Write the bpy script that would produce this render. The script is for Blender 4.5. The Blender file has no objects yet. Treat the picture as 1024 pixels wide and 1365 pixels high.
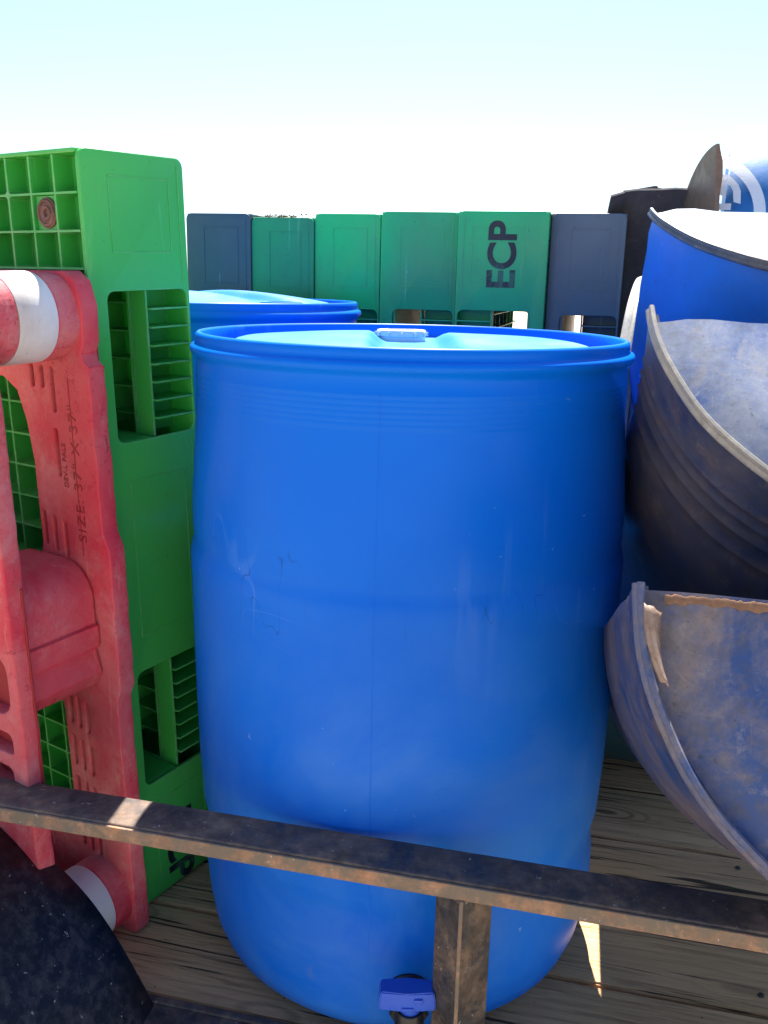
import bpy, bmesh, math, random
from mathutils import Vector, Matrix
random.seed(7)
PI = math.pi
rad = math.radians
S = bpy.context.scene
COL = S.collection

# ------------------------------------------------------------------ camera
PITCH, ROLL, CAMZ, FPX = 0.25, 0.022, 0.966, 1200.0
fw = Vector((0, math.cos(PITCH), -math.sin(PITCH)))
dn = Vector((0, -math.sin(PITCH), -math.cos(PITCH)))
rt = Vector((1, 0, 0))
cx = math.cos(ROLL)*rt - math.sin(ROLL)*dn
cd = math.sin(ROLL)*rt + math.cos(ROLL)*dn
camd = bpy.data.cameras.new('camera')
cam = bpy.data.objects.new('camera', camd)
COL.objects.link(cam)
M = Matrix.Identity(4)
for i, v in enumerate((cx, -cd, -fw)):
    for k in range(3):
        M[k][i] = v[k]
M[2][3] = CAMZ
cam.matrix_world = M
camd.sensor_fit = 'HORIZONTAL'
camd.sensor_width = 36
camd.lens = FPX/1024*36
camd.clip_start = 0.02
camd.clip_end = 3000
S.camera = cam

# ------------------------------------------------------------------ sky, sun, exposure
SUN_EL, SUN_AZ = rad(60), rad(4.8)          # azimuth clockwise from +Y (ahead of the camera)
W = bpy.data.worlds.new('World')
S.world = W
W.use_nodes = True
nt = W.node_tree
nt.nodes.clear()
sky = nt.nodes.new('ShaderNodeTexSky')
sky.sky_type = 'NISHITA'
sky.sun_disc = False
sky.sun_elevation = SUN_EL
sky.sun_rotation = SUN_AZ
sky.air_density = 0.85
sky.dust_density = 0.8
sky.ozone_density = 2.5
bg = nt.nodes.new('ShaderNodeBackground')
bg.inputs['Strength'].default_value = 0.088
wo = nt.nodes.new('ShaderNodeOutputWorld')
nt.links.new(sky.outputs[0], bg.inputs[0])
nt.links.new(bg.outputs[0], wo.inputs[0])
sd = bpy.data.lights.new('sun', 'SUN')
sd.energy = 5.0
sd.angle = rad(0.5)
sd.color = (1.0, 0.95, 0.87)
so = bpy.data.objects.new('sun', sd)
COL.objects.link(so)
sv = Vector((math.sin(SUN_AZ)*math.cos(SUN_EL), math.cos(SUN_AZ)*math.cos(SUN_EL), math.sin(SUN_EL)))
so.rotation_euler = sv.to_track_quat('Z', 'Y').to_euler()
so.location = (0, 0, 6)
S.view_settings.view_transform = 'Standard'
S.view_settings.look = 'None'
S.view_settings.exposure = 1.52
S.view_settings.gamma = 1.0
S.view_settings.use_curve_mapping = False

# ------------------------------------------------------------------ helpers
def frame(o, X, Y, Z, loc):
    m = Matrix.Identity(4)
    for i, v in enumerate((X, Y, Z)):
        v = Vector(v).normalized()
        for k in range(3):
            m[k][i] = v[k]
    m.translation = Vector(loc)
    o.matrix_world = m

def thing(name, label, cat, loc=(0, 0, 0), group=None, axes=None):
    o = bpy.data.objects.new(name, None)
    COL.objects.link(o)
    o.empty_display_size = 0.1
    if axes:
        frame(o, axes[0], axes[1], axes[2], loc)
    else:
        o.location = loc
    o['label'] = label
    o['category'] = cat
    if group:
        o['group'] = group
    return o

def link(name, me, mat, parent=None, smooth=False, label=None):
    o = bpy.data.objects.new(name, me)
    COL.objects.link(o)
    if mat is not None and not me.materials:
        me.materials.append(mat)
    if parent is not None:
        o.parent = parent
    if label:
        o['label'] = label
    if smooth:
        me.shade_smooth()
        if smooth != True:
            me.set_sharp_from_angle(angle=rad(smooth))
    return o

class MB:
    """collects boxes and swept shapes in one bmesh"""
    def __init__(s):
        s.b = bmesh.new()
    def box(s, x0, x1, y0, y1, z0, z1, bevel=0.0, rot=None, seg=2):
        t = bmesh.new()
        bmesh.ops.create_cube(t, size=1)
        for v in t.verts:
            v.co = Vector(((x0+x1)/2+v.co.x*(x1-x0), (y0+y1)/2+v.co.y*(y1-y0), (z0+z1)/2+v.co.z*(z1-z0)))
        if bevel > 0:
            bmesh.ops.bevel(t, geom=t.edges[:], offset=bevel, segments=seg, affect='EDGES', profile=0.5)
        s.merge(t, rot)
    def merge(s, t, rot=None):
        if rot is not None:
            bmesh.ops.transform(t, matrix=rot, verts=t.verts[:])
        vm = {}
        for v in t.verts:
            vm[v] = s.b.verts.new(v.co)
        for f in t.faces:
            try:
                s.b.faces.new([vm[v] for v in f.verts])
            except ValueError:
                pass
        t.free()
    def lathe(s, prof, th0=0.0, th1=2*PI, n=48, axis='Y', closed=True, wob=None):
        """prof: closed polygon of (r, y). full or partial sweep; partial gets caps"""
        full = abs(th1-th0-2*PI) < 1e-6
        rings = []
        cnt = n if full else n+1
        for i in range(cnt):
            th = th0+(th1-th0)*i/n
            c, sn = math.cos(th), math.sin(th)
            ring = []
            for (r, y) in prof:
                rr = r if wob is None else r+wob(th, y, r)
                if axis == 'Y':
                    ring.append(s.b.verts.new((rr*c, y, rr*sn)))
                else:
                    ring.append(s.b.verts.new((rr*c, rr*sn, y)))
            rings.append(ring)
        m = len(prof)
        for i in range(n if full else n):
            a = rings[i]
            b = rings[(i+1) % cnt]
            for k in range(m if closed else m-1):
                k2 = (k+1) % m
                if prof[k][0] < 1e-6 and prof[k2][0] < 1e-6:
                    continue
                s.b.faces.new((a[k], a[k2], b[k2], b[k]))
        if not full and closed:
            for r in (rings[0], rings[-1]):
                try:
                    s.b.faces.new(r)
                except ValueError:
                    pass
    def mesh(s, name):
        bmesh.ops.remove_doubles(s.b, verts=s.b.verts[:], dist=1e-6)
        bmesh.ops.recalc_face_normals(s.b, faces=s.b.faces[:])
        me = bpy.data.meshes.new(name)
        s.b.to_mesh(me)
        s.b.free()
        return me
    def build(s, name, mat, parent=None, smooth=False, label=None):
        return link(name, s.mesh(name), mat, parent, smooth, label)

def curve_mesh(outlines, depth, bevel=0.0, res=1, tf=None):
    """flat filled shape with holes, extruded, bevelled; tf maps (x,y,z)->local"""
    cu = bpy.data.curves.new('tmp', 'CURVE')
    cu.dimensions = '2D'
    cu.fill_mode = 'BOTH'
    for pts in outlines:
        sp = cu.splines.new('POLY')
        sp.points.add(len(pts)-1)
        for p, q in zip(sp.points, pts):
            p.co = (q[0], q[1], 0, 1)
        sp.use_cyclic_u = True
    cu.extrude = depth/2-bevel
    cu.bevel_depth = bevel
    cu.bevel_resolution = res
    cu.offset = -bevel
    o = bpy.data.objects.new('tmp', cu)
    COL.objects.link(o)
    bpy.context.view_layer.update()
    me = bpy.data.meshes.new_from_object(o.evaluated_get(bpy.context.evaluated_depsgraph_get()))
    bpy.data.objects.remove(o)
    bpy.data.curves.remove(cu)
    if tf:
        for v in me.vertices:
            v.co = tf(*v.co)
    return me

def text_mesh(txt, size, depth, offset=0.0, tf=None, space=1.0):
    cu = bpy.data.curves.new('tmp', 'FONT')
    cu.body = txt
    cu.size = size
    cu.extrude = depth/2
    cu.offset = offset
    cu.align_x = 'CENTER'
    cu.align_y = 'CENTER'
    cu.space_character = space
    o = bpy.data.objects.new('tmp', cu)
    COL.objects.link(o)
    bpy.context.view_layer.update()
    me = bpy.data.meshes.new_from_object(o.evaluated_get(bpy.context.evaluated_depsgraph_get()))
    bpy.data.objects.remove(o)
    bpy.data.curves.remove(cu)
    if tf:
        for v in me.vertices:
            v.co = tf(*v.co)
    return me

def fix(me):
    b = bmesh.new()
    b.from_mesh(me)
    bmesh.ops.remove_doubles(b, verts=b.verts[:], dist=1e-5)
    bmesh.ops.recalc_face_normals(b, faces=b.faces[:])
    b.to_mesh(me)
    b.free()
    return me

def rrect(x0, x1, y0, y1, r, n=5):
    if not isinstance(r, (tuple, list)):
        r = (r,)*4
    pts = []
    for (cx_, cy_, a0), rr in zip(((x1, y1, 0), (x0, y1, 90), (x0, y0, 180), (x1, y0, 270)), r):
        sx = -1 if a0 in (0, 270) else 1
        sy = -1 if a0 in (0, 90) else 1
        for k in range(n+1):
            a = rad(a0+90*k/n)
            pts.append((cx_+sx*rr+rr*math.cos(a), cy_+sy*rr+rr*math.sin(a)))
    return pts

# ------------------------------------------------------------------ materials
def newmat(name):
    m = bpy.data.materials.new(name)
    m.use_nodes = True
    n = m.node_tree
    n.nodes.clear()
    out = n.nodes.new('ShaderNodeOutputMaterial')
    p = n.nodes.new('ShaderNodeBsdfPrincipled')
    n.links.new(p.outputs[0], out.inputs[0])
    return m, n, p

def coords(n, scale=(1, 1, 1), rnd=False, kind='Object'):
    tc = n.nodes.new('ShaderNodeTexCoord')
    mp = n.nodes.new('ShaderNodeMapping')
    mp.inputs['Scale'].default_value = scale
    n.links.new(tc.outputs[kind], mp.inputs['Vector'])
    if rnd:
        oi = n.nodes.new('ShaderNodeObjectInfo')
        mu = n.nodes.new('ShaderNodeMath')
        mu.operation = 'MULTIPLY'
        mu.inputs[1].default_value = 37.0
        n.links.new(oi.outputs['Random'], mu.inputs[0])
        n.links.new(mu.outputs[0], mp.inputs['Location'])
    return mp.outputs[0]

def noise(n, vec, scale, detail=6, rough=0.6, dist=0.0):
    t = n.nodes.new('ShaderNodeTexNoise')
    t.inputs['Scale'].default_value = scale
    t.inputs['Detail'].default_value = detail
    t.inputs['Roughness'].default_value = rough
    t.inputs['Distortion'].default_value = dist
    n.links.new(vec, t.inputs['Vector'])
    return t.outputs['Fac']

def ramp(n, fac, a, b, lo=0.0, hi=1.0):
    r = n.nodes.new('ShaderNodeMapRange')
    r.inputs['From Min'].default_value = a
    r.inputs['From Max'].default_value = b
    r.inputs['To Min'].default_value = lo
    r.inputs['To Max'].default_value = hi
    n.links.new(fac, r.inputs['Value'])
    return r.outputs[0]

def mix(n, fac, a, b):
    m = n.nodes.new('ShaderNodeMix')
    m.data_type = 'RGBA'
    if isinstance(fac, float):
        m.inputs[0].default_value = fac
    else:
        n.links.new(fac, m.inputs[0])
    for sck, v in ((m.inputs[6], a), (m.inputs[7], b)):
        if isinstance(v, tuple):
            sck.default_value = (*v, 1)
        else:
            n.links.new(v, sck)
    return m.outputs[2]

def mul(n, a, b):
    m = n.nodes.new('ShaderNodeMath')
    m.operation = 'MULTIPLY'
    for i, v in enumerate((a, b)):
        if isinstance(v, (int, float)):
            m.inputs[i].default_value = v
        else:
            n.links.new(v, m.inputs[i])
    return m.outputs[0]

def bump(n, p, h, strength, dist):
    b = n.nodes.new('ShaderNodeBump')
    b.inputs['Strength'].default_value = strength
    b.inputs['Distance'].default_value = dist
    n.links.new(h, b.inputs['Height'])
    n.links.new(b.outputs[0], p.inputs['Normal'])

def plastic(name, base, rough=0.4, dirt=(0.3, 0.26, 0.2), dirt_amt=0.3, alt=None, alt_amt=0.3,
            scr=0.15, scr_col=(0.7, 0.75, 0.8), bump_s=0.15, dscale=3.0, lo=0.5, hi=0.75, spec=0.5, scr_scale=(60, 60, 3), thin=0.0, wear=0.0):
    m, n, p = newmat(name)
    v = coords(n, rnd=True)
    col = base
    if alt:
        col = mix(n, ramp(n, noise(n, v, 2.5, 5, 0.55), 0.35, 0.65, 0, alt_amt), base, alt)
    if dirt_amt > 0:
        d = mul(n, ramp(n, noise(n, v, dscale, 9, 0.68, 0.4), lo, hi), dirt_amt)
        col = mix(n, d, col, dirt)
        sp = ramp(n, noise(n, v, 90, 3, 0.6), 0.66, 0.74, 0, dirt_amt)
        col = mix(n, sp, col, tuple(c*0.4 for c in dirt))
    if scr > 0:
        v2 = coords(n, scr_scale, rnd=True)
        s1 = ramp(n, noise(n, v2, 1.0, 3, 0.5, 0.6), 0.655, 0.70)
        m1 = ramp(n, noise(n, v, 7, 3), 0.52, 0.66)
        col = mix(n, mul(n, mul(n, s1, m1), scr), col, scr_col)
        vo = n.nodes.new('ShaderNodeTexVoronoi')
        vo.inputs['Scale'].default_value = 14
        n.links.new(v, vo.inputs['Vector'])
        fl = ramp(n, vo.outputs['Distance'], 0.035, 0.02)
        col = mix(n, mul(n, mul(n, fl, ramp(n, noise(n, v, 5, 2), 0.5, 0.6)), min(1, scr*3)), col, scr_col)
    if wear > 0:      # knocked, paler edges
        bv = n.nodes.new('ShaderNodeBevel')
        bv.samples = 4
        bv.inputs['Radius'].default_value = 0.004
        ge = n.nodes.new('ShaderNodeNewGeometry')
        dt = n.nodes.new('ShaderNodeVectorMath')
        dt.operation = 'DOT_PRODUCT'
        n.links.new(bv.outputs[0], dt.inputs[0])
        n.links.new(ge.outputs['Normal'], dt.inputs[1])
        ed = mul(n, ramp(n, dt.outputs['Value'], 0.985, 0.88), ramp(n, noise(n, v, 35, 7, 0.75), 0.38, 0.62))
        col = mix(n, mul(n, ed, wear), col, scr_col)
    if isinstance(col, tuple):
        p.inputs['Base Color'].default_value = (*col, 1)
    else:
        n.links.new(col, p.inputs['Base Color'])
    n.links.new(ramp(n, noise(n, v, 6, 6, 0.6), 0.3, 0.7, rough-0.07, rough+0.12), p.inputs['Roughness'])
    p.inputs['Specular IOR Level'].default_value = spec
    bump(n, p, noise(n, v, 40, 8, 0.65), bump_s, 0.004)
    if thin > 0:      # thin moulded walls let some light through
        tb = n.nodes.new('ShaderNodeBsdfTranslucent')
        if isinstance(col, tuple):
            tb.inputs[0].default_value = (*col, 1)
        else:
            n.links.new(col, tb.inputs[0])
        ms = n.nodes.new('ShaderNodeMixShader')
        ms.inputs[0].default_value = thin
        out = [q for q in n.nodes if q.type == 'OUTPUT_MATERIAL'][0]
        n.links.new(p.outputs[0], ms.inputs[1])
        n.links.new(tb.outputs[0], ms.inputs[2])
        n.links.new(ms.outputs[0], out.inputs[0])
    return m

def steel(name, paint=(0.018, 0.022, 0.035), rust=(0.20, 0.075, 0.025), r0=0.5, r1=0.62, rough=0.45):
    m, n, p = newmat(name)
    v = coords(n, rnd=True)
    f1 = noise(n, v, 13, 13, 0.80, 0.2)
    dust = ramp(n, noise(n, v, 60, 8, 0.7), 0.45, 0.75, 0, 0.45)
    base = mix(n, dust, paint, (0.16, 0.15, 0.15))
    rfac = ramp(n, f1, r0, r1)
    rc = mix(n, ramp(n, noise(n, v, 45, 5), 0.35, 0.65), rust, tuple(min(1, c*2.0+0.03) for c in rust))
    col = mix(n, rfac, base, rc)
    fl = ramp(n, noise(n, v, 130, 2), 0.70, 0.73)
    col = mix(n, mul(n, fl, 0.6), col, (0.55, 0.5, 0.45))
    n.links.new(col, p.inputs['Base Color'])
    n.links.new(ramp(n, f1, r0, r1, rough, 0.8), p.inputs['Roughness'])
    bump(n, p, noise(n, v, 70, 9, 0.75), 0.55, 0.003)
    return m

def dusty(name, base, dust, amt, scale=4.0, rough=0.5, lo=0.42, hi=0.6, mud=(0.16, 0.085, 0.05), mud_amt=0.3, streak=0.4):
    m, n, p = newmat(name)
    v = coords(n, rnd=True)
    f = noise(n, v, scale, 14, 0.76, 0.25)
    col = mix(n, ramp(n, f, lo, hi, 0, amt), base, dust)
    f2 = noise(n, v, scale*2.7, 8, 0.7, 0.3)
    col = mix(n, ramp(n, f2, 0.55, 0.68, 0, mud_amt), col, mud)
    sp = ramp(n, noise(n, v, 110, 3, 0.6), 0.66, 0.72, 0, 0.55)
    col = mix(n, sp, col, (0.04, 0.04, 0.05))
    v2 = coords(n, (30, 4, 30), rnd=True)
    s1 = ramp(n, noise(n, v2, 1.0, 4, 0.6, 1.2), 0.66, 0.71, 0, streak*0.5)
    col = mix(n, s1, col, tuple(min(1, c*1.6+0.05) for c in dust))
    fine = noise(n, v, scale*7, 10, 0.8, 0.1)      # crusty fine grain
    col = mix(n, ramp(n, fine, 0.50, 0.60, 0, 0.45), col, tuple(c*0.45 for c in dust))
    col = mix(n, ramp(n, fine, 0.44, 0.36, 0, 0.35), col, tuple(min(0.8, c*1.5+0.02) for c in dust))
    for sc_, off in (((3, 1, 1), 0.5), ((1, 1, 4), 0.46)):
        nz = noise(n, coords(n, sc_, rnd=True), 7, 1, 0.3, 0.4)
        sb = n.nodes.new('ShaderNodeMath'); sb.operation = 'SUBTRACT'; sb.inputs[1].default_value = off
        n.links.new(nz, sb.inputs[0])
        ab = n.nodes.new('ShaderNodeMath'); ab.operation = 'ABSOLUTE'
        n.links.new(sb.outputs[0], ab.inputs[0])
        col = mix(n, mul(n, ramp(n, ab.outputs[0], 0.003, 0.001), ramp(n, f2, 0.50, 0.60, 0, 0.28)), col, tuple(min(0.8, c*1.7+0.05) for c in dust))
    n.links.new(col, p.inputs['Base Color'])
    n.links.new(ramp(n, f, lo, hi, rough-0.1, rough+0.25), p.inputs['Roughness'])
    bump(n, p, noise(n, v, 35, 6, 0.6), 0.14, 0.003)
    return m

def wood(name):
    m, n, p = newmat(name)
    v = coords(n, (1.6, 30, 30), rnd=True)
    vw = coords(n, (1, 1, 1), rnd=True)
    g = noise(n, v, 2.2, 12, 0.72, 1.2)
    big = noise(n, coords(n, (1.2, 6, 6), rnd=True), 1.5, 5, 0.6, 0.8)
    c1 = mix(n, ramp(n, big, 0.35, 0.65), (0.62, 0.365, 0.165), (0.80, 0.50, 0.25))
    c2 = mix(n, ramp(n, g, 0.36, 0.52), (0.40, 0.225, 0.105), c1)
    # weather checks: long dark cracks
    ck = noise(n, coords(n, (1.0, 34, 34), rnd=True), 1.3, 4, 0.5, 2.0)
    ckf = ramp(n, ck, 0.625, 0.66)
    c3 = mix(n, mul(n, ckf, 0.9), c2, (0.010, 0.008, 0.006))
    # knots
    wv = n.nodes.new('ShaderNodeTexVoronoi')
    wv.inputs['Scale'].default_value = 1.0
    n.links.new(coords(n, (2.6, 7.5, 7.5), rnd=True), wv.inputs['Vector'])
    kn = n.nodes.new('ShaderNodeMath')
    kn.operation = 'SINE'
    n.links.new(mul(n, wv.outputs['Distance'], 95.0), kn.inputs[0])
    kmask = ramp(n, wv.outputs['Distance'], 0.30, 0.10)
    c4 = mix(n, mul(n, mul(n, ramp(n, kn.outputs[0], 0.0, 1.0), kmask), 0.7), c3, (0.03, 0.02, 0.012))
    n.links.new(c4, p.inputs['Base Color'])
    p.inputs['Roughness'].default_value = 0.8
    h = n.nodes.new('ShaderNodeMath')
    h.operation = 'SUBTRACT'
    n.links.new(g, h.inputs[0])
    n.links.new(ckf, h.inputs[1])
    bump(n, p, h.outputs[0], 0.8, 0.004)
    return m

def ground_mat():
    m, n, p = newmat('dry_ground')
    v = coords(n)
    c = mix(n, ramp(n, noise(n, v, 0.6, 10, 0.7), 0.35, 0.65), (0.52, 0.41, 0.29), (0.64, 0.52, 0.38))
    c = mix(n, ramp(n, noise(n, v, 9, 8, 0.75), 0.55, 0.7), c, (0.20, 0.14, 0.09))
    n.links.new(c, p.inputs['Base Color'])
    p.inputs['Roughness'].default_value = 0.95
    bump(n, p, noise(n, v, 6, 10, 0.75), 0.8, 0.05)
    return m

def blue_mat():
    m, n, p = newmat('blue_plastic')
    v = coords(n, rnd=True)
    col = mix(n, ramp(n, noise(n, v, 2.2, 5, 0.55), 0.35, 0.65), (0.0004, 0.130, 0.68), (0.0006, 0.158, 0.75))
    # chalky scuffs in patches, plus the ground's reflection painted low on the body
    tc = n.nodes.new('ShaderNodeTexCoord')
    sx = n.nodes.new('ShaderNodeSeparateXYZ')
    n.links.new(tc.outputs['Object'], sx.inputs[0])
    low = ramp(n, sx.outputs[2], 0.68, 0.35)
    chalk_reflect = mul(n, ramp(n, noise(n, v, 4.0, 9, 0.7, 0.5), 0.40, 0.72), low)
    col = mix(n, mul(n, chalk_reflect, 0.50), col, (0.085, 0.27, 0.70))
    # fine scratches: thin level lines of a stretched noise, only in worn patches
    def scratch(sc, scale, w_, m0, m1, amt, c_, col, off):
        nz = noise(n, coords(n, sc, rnd=True), scale, 1, 0.3, 0.3)
        sb = n.nodes.new('ShaderNodeMath'); sb.operation = 'SUBTRACT'; sb.inputs[1].default_value = off
        n.links.new(nz, sb.inputs[0])
        ab = n.nodes.new('ShaderNodeMath'); ab.operation = 'ABSOLUTE'
        n.links.new(sb.outputs[0], ab.inputs[0])
        ln = ramp(n, ab.outputs[0], w_, w_*0.4)
        mk = ramp(n, noise(n, v, 5.5, 5, 0.6), m0, m1)
        return mix(n, mul(n, mul(n, ln, mk), amt), col, c_)
    col = scratch((1, 1, 0.16), 8, 0.0018, 0.57, 0.66, 0.10, (0.25, 0.48, 0.85), col, 0.52)
    col = scratch((0.5, 0.5, 2.2), 6, 0.0014, 0.57, 0.66, 0.2, (0.30, 0.50, 0.85), col, 0.47)
    col = scratch((2, 2, 0.6), 12, 0.0030, 0.56, 0.64, 0.5, (0.002, 0.05, 0.28), col, 0.50)
    sp = ramp(n, noise(n, v, 75, 3, 0.6), 0.71, 0.75)
    mk = ramp(n, noise(n, v, 4, 3), 0.50, 0.62)
    col = mix(n, mul(n, mul(n, sp, mk), 0.6), col, (0.35, 0.55, 0.85))
    # brown grime in patches near the foot
    gr = mul(n, ramp(n, noise(n, v, 12, 8, 0.7, 0.5), 0.60, 0.70), ramp(n, sx.outputs[2], 0.30, 0.12))
    col = mix(n, mul(n, gr, 0.35), col, (0.22, 0.20, 0.20))
    # drips running down
    dr = ramp(n, noise(n, coords(n, (26, 26, 1.2), rnd=True), 1.0, 3, 0.5), 0.63, 0.69)
    col = mix(n, mul(n, mul(n, dr, ramp(n, noise(n, v, 3.1, 3), 0.48, 0.6)), 0.05), col, (0.30, 0.45, 0.70))
    n.links.new(col, p.inputs['Base Color'])
    n.links.new(ramp(n, noise(n, v, 5, 6, 0.6), 0.3, 0.7, 0.32, 0.48), p.inputs['Roughness'])
    p.inputs['Specular IOR Level'].default_value = 0.14
    bump(n, p, noise(n, v, 16, 5, 0.6), 0.05, 0.006)
    return m
BLUE = blue_mat()
BLUE_LID = plastic('blue_lid_plastic', (0.012, 0.22, 0.72), 0.38, dirt=(0.4, 0.55, 0.7), dirt_amt=0.35, scr=0.2, bump_s=0.06)
WHITE = plastic('white_plastic', (0.72, 0.72, 0.70), 0.4, dirt=(0.34, 0.22, 0.13), dirt_amt=0.55, scr=0.0, lo=0.5, hi=0.72)
GREEN = plastic('bright_green_plastic', (0.060, 0.52, 0.095), 0.34, dirt=(0.14, 0.30, 0.10), dirt_amt=0.25, alt=(0.075, 0.58, 0.09),
                alt_amt=0.7, thin=0.18, wear=0.75, scr=0.5, scr_col=(0.35, 0.65, 0.4), bump_s=0.12)
GREENB = plastic('weathered_green_plastic', (0.030, 0.60, 0.19), 0.34, dirt=(0.12, 0.24, 0.14), dirt_amt=0.45, alt=(0.04, 0.42, 0.19),
                 alt_amt=0.8, thin=0.15, wear=0.6, scr=0.8, scr_col=(0.30, 0.62, 0.48), bump_s=0.12)
GREEND = plastic('dirty_green_plastic', (0.015, 0.33, 0.13), 0.42, dirt=(0.13, 0.16, 0.10), dirt_amt=0.7, alt=(0.03, 0.17, 0.10),
                 alt_amt=0.8, scr=0.35, scr_col=(0.22, 0.5, 0.38), bump_s=0.2)
NAVY = plastic('navy_plastic', (0.055, 0.08, 0.12), 0.42, dirt=(0.12, 0.13, 0.16), dirt_amt=0.45, scr=0.8, scr_col=(0.6, 0.7, 0.85), bump_s=0.12)
GREY = plastic('blue_grey_plastic', (0.13, 0.155, 0.185), 0.42, dirt=(0.16, 0.16, 0.18), dirt_amt=0.5, scr=0.5, scr_col=(0.4, 0.45, 0.5), bump_s=0.12)
INK = plastic('black_ink', (0.008, 0.010, 0.022), 0.45, dirt=(0.05, 0.2, 0.12), dirt_amt=0.65, scr=0.0, dscale=14, lo=0.50, hi=0.58)
def red_mat():
    m, n, p = newmat('faded_red_plastic')
    v = coords(n, rnd=True)
    f = noise(n, v, 5.0, 10, 0.7, 0.6)
    col = mix(n, ramp(n, f, 0.38, 0.62), (0.58, 0.040, 0.070), (0.62, 0.185, 0.190))
    big = noise(n, v, 1.8, 4, 0.5)
    col = mix(n, ramp(n, big, 0.42, 0.62, 0, 0.6), col, (0.60, 0.035, 0.060))
    # pitted dark specks and grey grime
    sp = ramp(n, noise(n, v, 130, 4, 0.7), 0.56, 0.66, 0, 0.75)
    spm = ramp(n, noise(n, v, 6, 3), 0.42, 0.60)
    col = mix(n, mul(n, sp, spm), col, (0.30, 0.02, 0.03))
    gr = ramp(n, noise(n, v, 9, 8, 0.75), 0.60, 0.72, 0, 0.6)
    col = mix(n, gr, col, (0.26, 0.14, 0.12))
    v2 = coords(n, (60, 60, 8), rnd=True)
    st = ramp(n, noise(n, v2, 1.0, 4, 0.6, 0.8), 0.62, 0.70, 0, 0.35)
    col = mix(n, st, col, (0.75, 0.33, 0.30))
    col = mix(n, ramp(n, noise(n, v, 3.3, 11, 0.8, 0.2), 0.50, 0.66, 0, 0.5), col, (0.60, 0.36, 0.34))
    bv = n.nodes.new('ShaderNodeBevel')
    bv.samples = 4
    bv.inputs['Radius'].default_value = 0.006
    ge = n.nodes.new('ShaderNodeNewGeometry')
    dt = n.nodes.new('ShaderNodeVectorMath')
    dt.operation = 'DOT_PRODUCT'
    n.links.new(bv.outputs[0], dt.inputs[0])
    n.links.new(ge.outputs['Normal'], dt.inputs[1])
    ed = mul(n, ramp(n, dt.outputs['Value'], 0.985, 0.90), ramp(n, noise(n, v, 30, 6, 0.7), 0.35, 0.6))
    col = mix(n, ed, col, (0.72, 0.010, 0.030))
    n.links.new(col, p.inputs['Base Color'])
    n.links.new(ramp(n, f, 0.3, 0.7, 0.5, 0.75), p.inputs['Roughness'])
    p.inputs['Specular IOR Level'].default_value = 0.3
    bump(n, p, noise(n, v, 60, 9, 0.7), 0.5, 0.004)
    return m
RED = red_mat()
REDLINE = plastic('red_relief', (0.32, 0.018, 0.022), 0.6, dirt=(0.2, 0.02, 0.02), dirt_amt=0.3, scr=0)
RAIL = steel('rusty_blue_black_steel', paint=(0.030, 0.030, 0.040), rust=(0.13, 0.080, 0.050), r0=0.40, r1=0.60, rough=0.45)
POST = steel('rusty_post_steel', paint=(0.030, 0.026, 0.025), rust=(0.12, 0.075, 0.042), r0=0.46, r1=0.62, rough=0.5)
EDGE = steel('rust_edge', paint=(0.19, 0.145, 0.10), rust=(0.30, 0.145, 0.07), r0=0.48, r1=0.66, rough=0.7)
FEND = steel('black_fender_paint', paint=(0.008, 0.010, 0.016), rust=(0.18, 0.08, 0.035), r0=0.60, r1=0.68, rough=0.34)
WOOD = wood('weathered_wood')
BLACKP = plastic('black_plastic', (0.010, 0.010, 0.012), 0.35, dirt=(0.12, 0.10, 0.09), dirt_amt=0.35, scr=0.1)
RUBBER = plastic('tyre_rubber', (0.02, 0.02, 0.02), 0.8, dirt=(0.15, 0.12, 0.09), dirt_amt=0.4, scr=0)
HANDLE = plastic('blue_handle_plastic', (0.02, 0.10, 0.60), 0.5, dirt=(0.2, 0.25, 0.5), dirt_amt=0.25, scr=0.1, bump_s=0.2)
DISC_A = dusty('dust_caked_blue_end', (0.035, 0.075, 0.22), (0.23, 0.190, 0.175), 0.95, 7.0, lo=0.38, hi=0.55, mud=(0.30, 0.205, 0.155), mud_amt=0.5, streak=0.12)
SHELL_A = dusty('dusty_blue_shell', (0.016, 0.040, 0.13), (0.15, 0.115, 0.095), 0.8, 6.0, lo=0.42, hi=0.62)
DISC_B = dusty('pale_dusty_blue_end', (0.060, 0.13, 0.34), (0.30, 0.32, 0.37), 0.9, 9.0, lo=0.38, hi=0.62, mud=(0.42, 0.36, 0.30), mud_amt=0.4)
SHELL_B = dusty('dark_dirty_shell', (0.030, 0.045, 0.10), (0.13, 0.11, 0.10), 0.8, 6.0, lo=0.40, hi=0.66, mud=(0.17, 0.10, 0.065), mud_amt=0.5, rough=0.42)
CHIME = dusty('worn_grey_rim', (0.30, 0.29, 0.27), (0.42, 0.38, 0.30), 0.8, 14.0, mud_amt=0.2, mud=(0.2, 0.17, 0.12))
CHIME_A = dusty('dusty_blue_rim', (0.035, 0.075, 0.21), (0.24, 0.20, 0.18), 0.75, 12.0, mud_amt=0.25)
BLUE_C = plastic('plain_blue_shell', (0.002, 0.125, 0.50), 0.45, dirt=(0.03, 0.05, 0.12), dirt_amt=0.5, scr=0.4, scr_col=(0.6, 0.7, 0.85), bump_s=0.2)
DISC_C = plastic('pale_blue_end', (0.20, 0.30, 0.46), 0.5, dirt=(0.4, 0.34, 0.28), dirt_amt=0.6, scr=0.2)
SHELL_F = dusty('grey_blue_shell', (0.10, 0.14, 0.26), (0.30, 0.31, 0.36), 0.7, 10.0, rough=0.3)
TEAL = plastic('dark_teal_shell', (0.010, 0.055, 0.075), 0.35, dirt=(0.05, 0.08, 0.09), dirt_amt=0.6, scr=0.2)
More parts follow.
